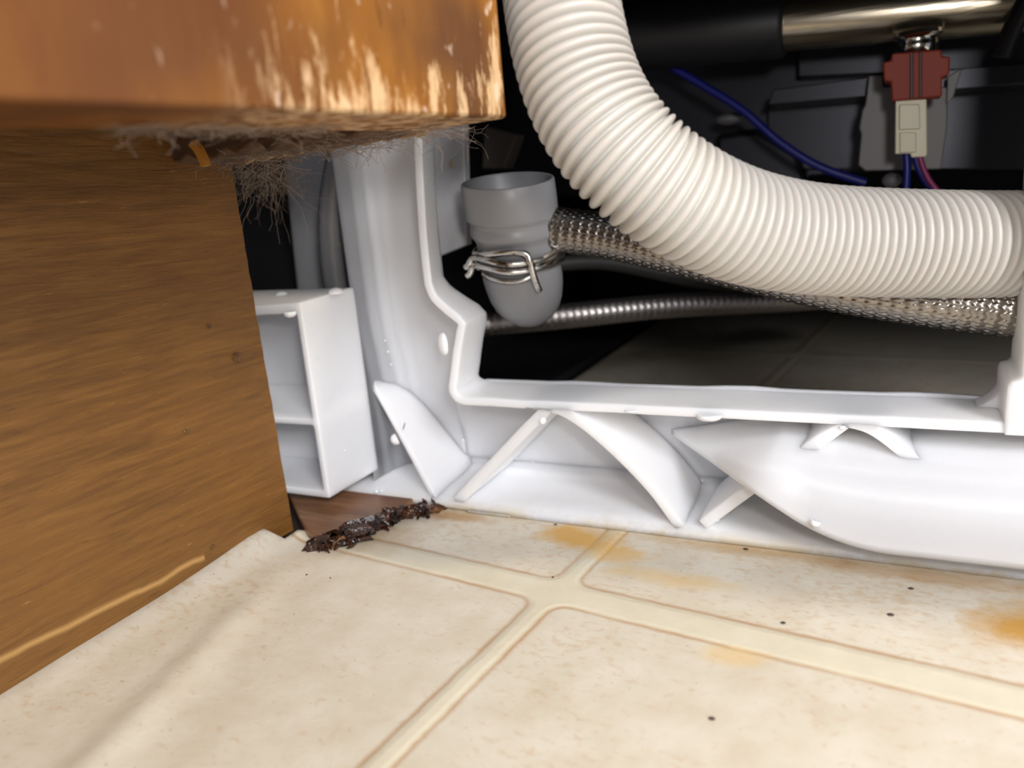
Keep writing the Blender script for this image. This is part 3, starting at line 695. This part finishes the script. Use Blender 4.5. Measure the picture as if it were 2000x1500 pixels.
# ------------------------------------------------------------------ water drops, crumbs and specks
def drop_mesh(name, r, flat, m):
    v = []; f = []; n1, n2 = 7, 16
    rings = [[(r * math.sin(a) * math.cos(t), r * math.sin(a) * math.sin(t), r * flat * math.cos(a)) for t in [2 * math.pi * k_ / n2 for k_ in range(n2)]] for a in [0.04 + (math.pi / 2 + 0.25) * i / n1 for i in range(n1 + 1)]]
    b = B(); b.loft(rings); return b
def drop(p, nrm, r, m, label, group, flat=0.55, st=(1, 1)):
    b = drop_mesh('d', r, flat, m); q = V(nrm).normalized().to_track_quat('Z', 'Y').to_matrix()
    v = [q @ V((a[0] * st[0], a[1] * st[1], a[2])) + V(p) for a in b.v]
    o = obj('water_drop', v, b.f, m, None, origin=p); return tag(o, label, 'water drop', group)
g1 = 'large milky water drops on the white plastic'
drop(at(550, 580, 'z', 0.722), (0, 0, 1), 0.026, M_MILK, 'large water drop on top of the foot housing, nearer the wooden board', g1, 0.75)
drop(at(655, 571, 'z', 0.732), (0, 0, 1), 0.026, M_MILK, 'large water drop on top of the foot housing, beside the post', g1, 0.6)
drop(at(567, 611, 'y', 1.800), (0, 0, -1), 0.022, M_MILK, 'water drop hanging from the top edge of the foot housing pocket', g1, 0.7)
drop(at(773, 858, 'y', 1.976), (-.7, -.5, -.3), 0.019, M_MILK, 'water drop on the bright edge of the slanted plate', g1, 0.9)
drop(at(866, 672, 'y', 2.00), (-.6, -.8, 0), 0.034, M_MILK, 'large white drop clinging beside the bend of the opening rim', g1, 0.5, (0.8, 1.1))
drop(at(1385, 812, 'y', 1.985), (0, -.1, -1), 0.036, M_MILK, 'large water drop hanging under the cross bar above the scoop tip', g1, 0.42)
drop(at(1233, 802, 'y', 1.985), (0, -.1, -1), 0.020, M_MILK, 'small water drop hanging under the cross bar, left of the large one', g1, 0.3)
drop(at(1060, 822, 'y', 1.976), (0.6, -.7, -.3), 0.011, M_MILK, 'small drop on the upper end of the straight brace', g1, 0.8)
drop(at(1592, 1020, 'y', 1.858), (-.3, -.3, -1), 0.013, M_MILK, 'small drop on the lower edge of the drip scoop', g1, 0.9)
drop(at(1645, 834, 'y', 1.978), (0, -.4, -1), 0.008, M_MILK, 'tiny drop under the cross bar where the rear brace meets it', g1, 0.9)
ORD = ['highest', 'second highest', 'third highest', 'fourth highest', 'fifth highest', 'sixth highest', 'seventh highest', 'eighth highest', 'ninth highest', 'tenth highest', 'eleventh highest', 'twelfth highest', 'thirteenth highest', 'lowest']
def ranked(lst, ):
    q = sorted(lst, key=lambda t: t[1]); return [(x, y, ORD[-1] if i == len(q) - 1 else ORD[i]) for i, (x, y) in enumerate(q)]
random.seed(21)
for x_, y_, k_ in ranked([(622, 604), (606, 634), (655, 663), (658, 758), (648, 795), (664, 760), (674, 880), (637, 662), (700, 700), (611, 655), (690, 815), (620, 700), (668, 610)]):
    p = at(x_, y_, 'x', -1.634); drop(p, (1, 0, 0), random.uniform(0.002, 0.004), M_MILK, k_ + ' tiny water droplet on the right side wall of the foot housing', 'droplets on the foot housing wall', 0.7)
for x_, y_, k_ in ranked([(752, 665), (758, 687), (764, 712), (788, 722), (814, 724), (843, 746), (856, 645), (804, 795), (905, 860), (684, 420), (720, 500), (683, 400), (735, 470), (748, 540)]):
    p = at(x_, y_, 'y', 2.145 if y_ > 560 else 2.185); drop(p, (0, -1, 0.1), random.uniform(0.002, 0.0045), M_MILK, k_ + ' tiny water droplet on the hollow face of the white post', 'droplets on the white post', 0.7)
for x_, y_, k_ in ranked([(1121, 857), (1009, 896), (1160, 875), (1040, 903), (1345, 917), (1372, 938), (1500, 850), (1512, 845), (1505, 858), (1360, 985)]):
    p = at(x_, y_, 'y', 2.25); drop(p, (0, -1, 0.1), random.uniform(0.002, 0.004), M_MILK, k_ + ' tiny water droplet on the recessed white web between the braces', 'droplets on the web panel', 0.7)
for x_, y_, k_ in ranked([(925, 953), (1400, 1015), (850, 966), (745, 958), (735, 960), (1014, 912)]):
    p = at(x_, y_, 'z', 0.040); drop(p, (0, -.3, 1), random.uniform(0.004, 0.008), M_MILK, k_ + ' tiny water droplet on the bottom ledge of the white pan', 'droplets on the bottom ledge', 0.7)
for x_, y_, lab in [(363, 843, 'bright water droplet on the brown toe kick board, middle height'), (462, 698, 'round water bead on the toe kick board near its right edge'), (415, 1068, 'small droplet low on the toe kick board'), (408, 637, 'tiny droplet high on the toe kick board near its right edge')]:
    d0 = at(x_, y_, 'x', -1.70); d1 = V((xpanel(d0.y), d0.y, d0.z)); p = at(x_, y_, 'x', xpanel(at(x_, y_, 'x', -1.73).y)); drop(p, (1, 0, 0), 0.008 if x_ != 462 else 0.016, M_WATER, lab, 'droplets on the toe kick board', 0.6)
def crumb(name, p, s_, m, label, st=(1.6, 1, 0.6), cat='crumb', a0=0.0):
    b = B(); rings = []
    for i in range(1, 8):
        a = math.pi * i / 8; rings.append([(p[0] + 0, p[1], p[2]) if False else tuple(V(p) + Matrix.Rotation(a0, 3, 'Z') @ V((st[0] * s_ * math.sin(a) * math.cos(t), st[1] * s_ * math.sin(a) * math.sin(t), st[2] * s_ * math.cos(a))) * (1 + 0.35 * noise.noise(V((i * 1.3, t * 1.7, s_ * 900))))) for t in [2 * math.pi * k_ / 12 for k_ in range(12)]])
    return tag(b.loft(rings).obj(name, m, None, origin=p), label, cat)
for x_, y_, s_, lab in [(1530, 1216, 0.0065, 'dark crumb on the vinyl at the tip of the shadow, right of centre'), (1391, 1403, 0.0075, 'round dark speck on the big lower right tile'), (1780, 1149, 0.007, 'dark brown crumb on the shaded vinyl near the right edge'), (1457, 1072, 0.008, 'black crumb touching the bottom ledge of the white pan'), (599, 1122, 0.004, 'small grey crumb on the vinyl in front of the rotted wood'), (645, 1128, 0.003, 'tiny crumb on the vinyl, nearest the rotted wood'), (1080, 1127, 0.004, 'small brown crumb at the corner of the upper middle tile'), (1085, 1024, 0.006, 'brown crumb under the middle of the white pan edge')]:
    p = at(x_, y_, 'z', 0.003); crumb('crumb', p, s_ * 0.55, M_CRUMB, lab)
p = at(1740, 1200, 'z', 0.003); crumb('crumb', p, 0.0045, M_CRUMB, 'brown smudged crumb at the edge of the shaded vinyl, right side')
b = B(); a, c = at(791, 825, 'y', 2.03), at(787, 840, 'y', 2.03); sweep(b, [a, a.lerp(c, .5), c], lambda i_, j_: (0.0008, 0.002, 0.0008)[i_], 8)
tag(b.obj('straw_bit', M_CRUMB), 'tiny dark straw bit stuck on the slanted white plate', 'debris')
p = at(883, 320, 'y', 2.497); tag(crumb('grit_speck', p, 0.011, M_MUSTY, 'cream speck on the grey side plate left of the rubber spout', (1, .5, 1.4), 'speck'), None, None)
p = at(180, 283, 'x', -1.745); crumb('grit_speck', p, 0.010, M_MUSTY, 'blurred tan flake at the top of the toe kick board', (.4, 1.8, .7), 'speck')
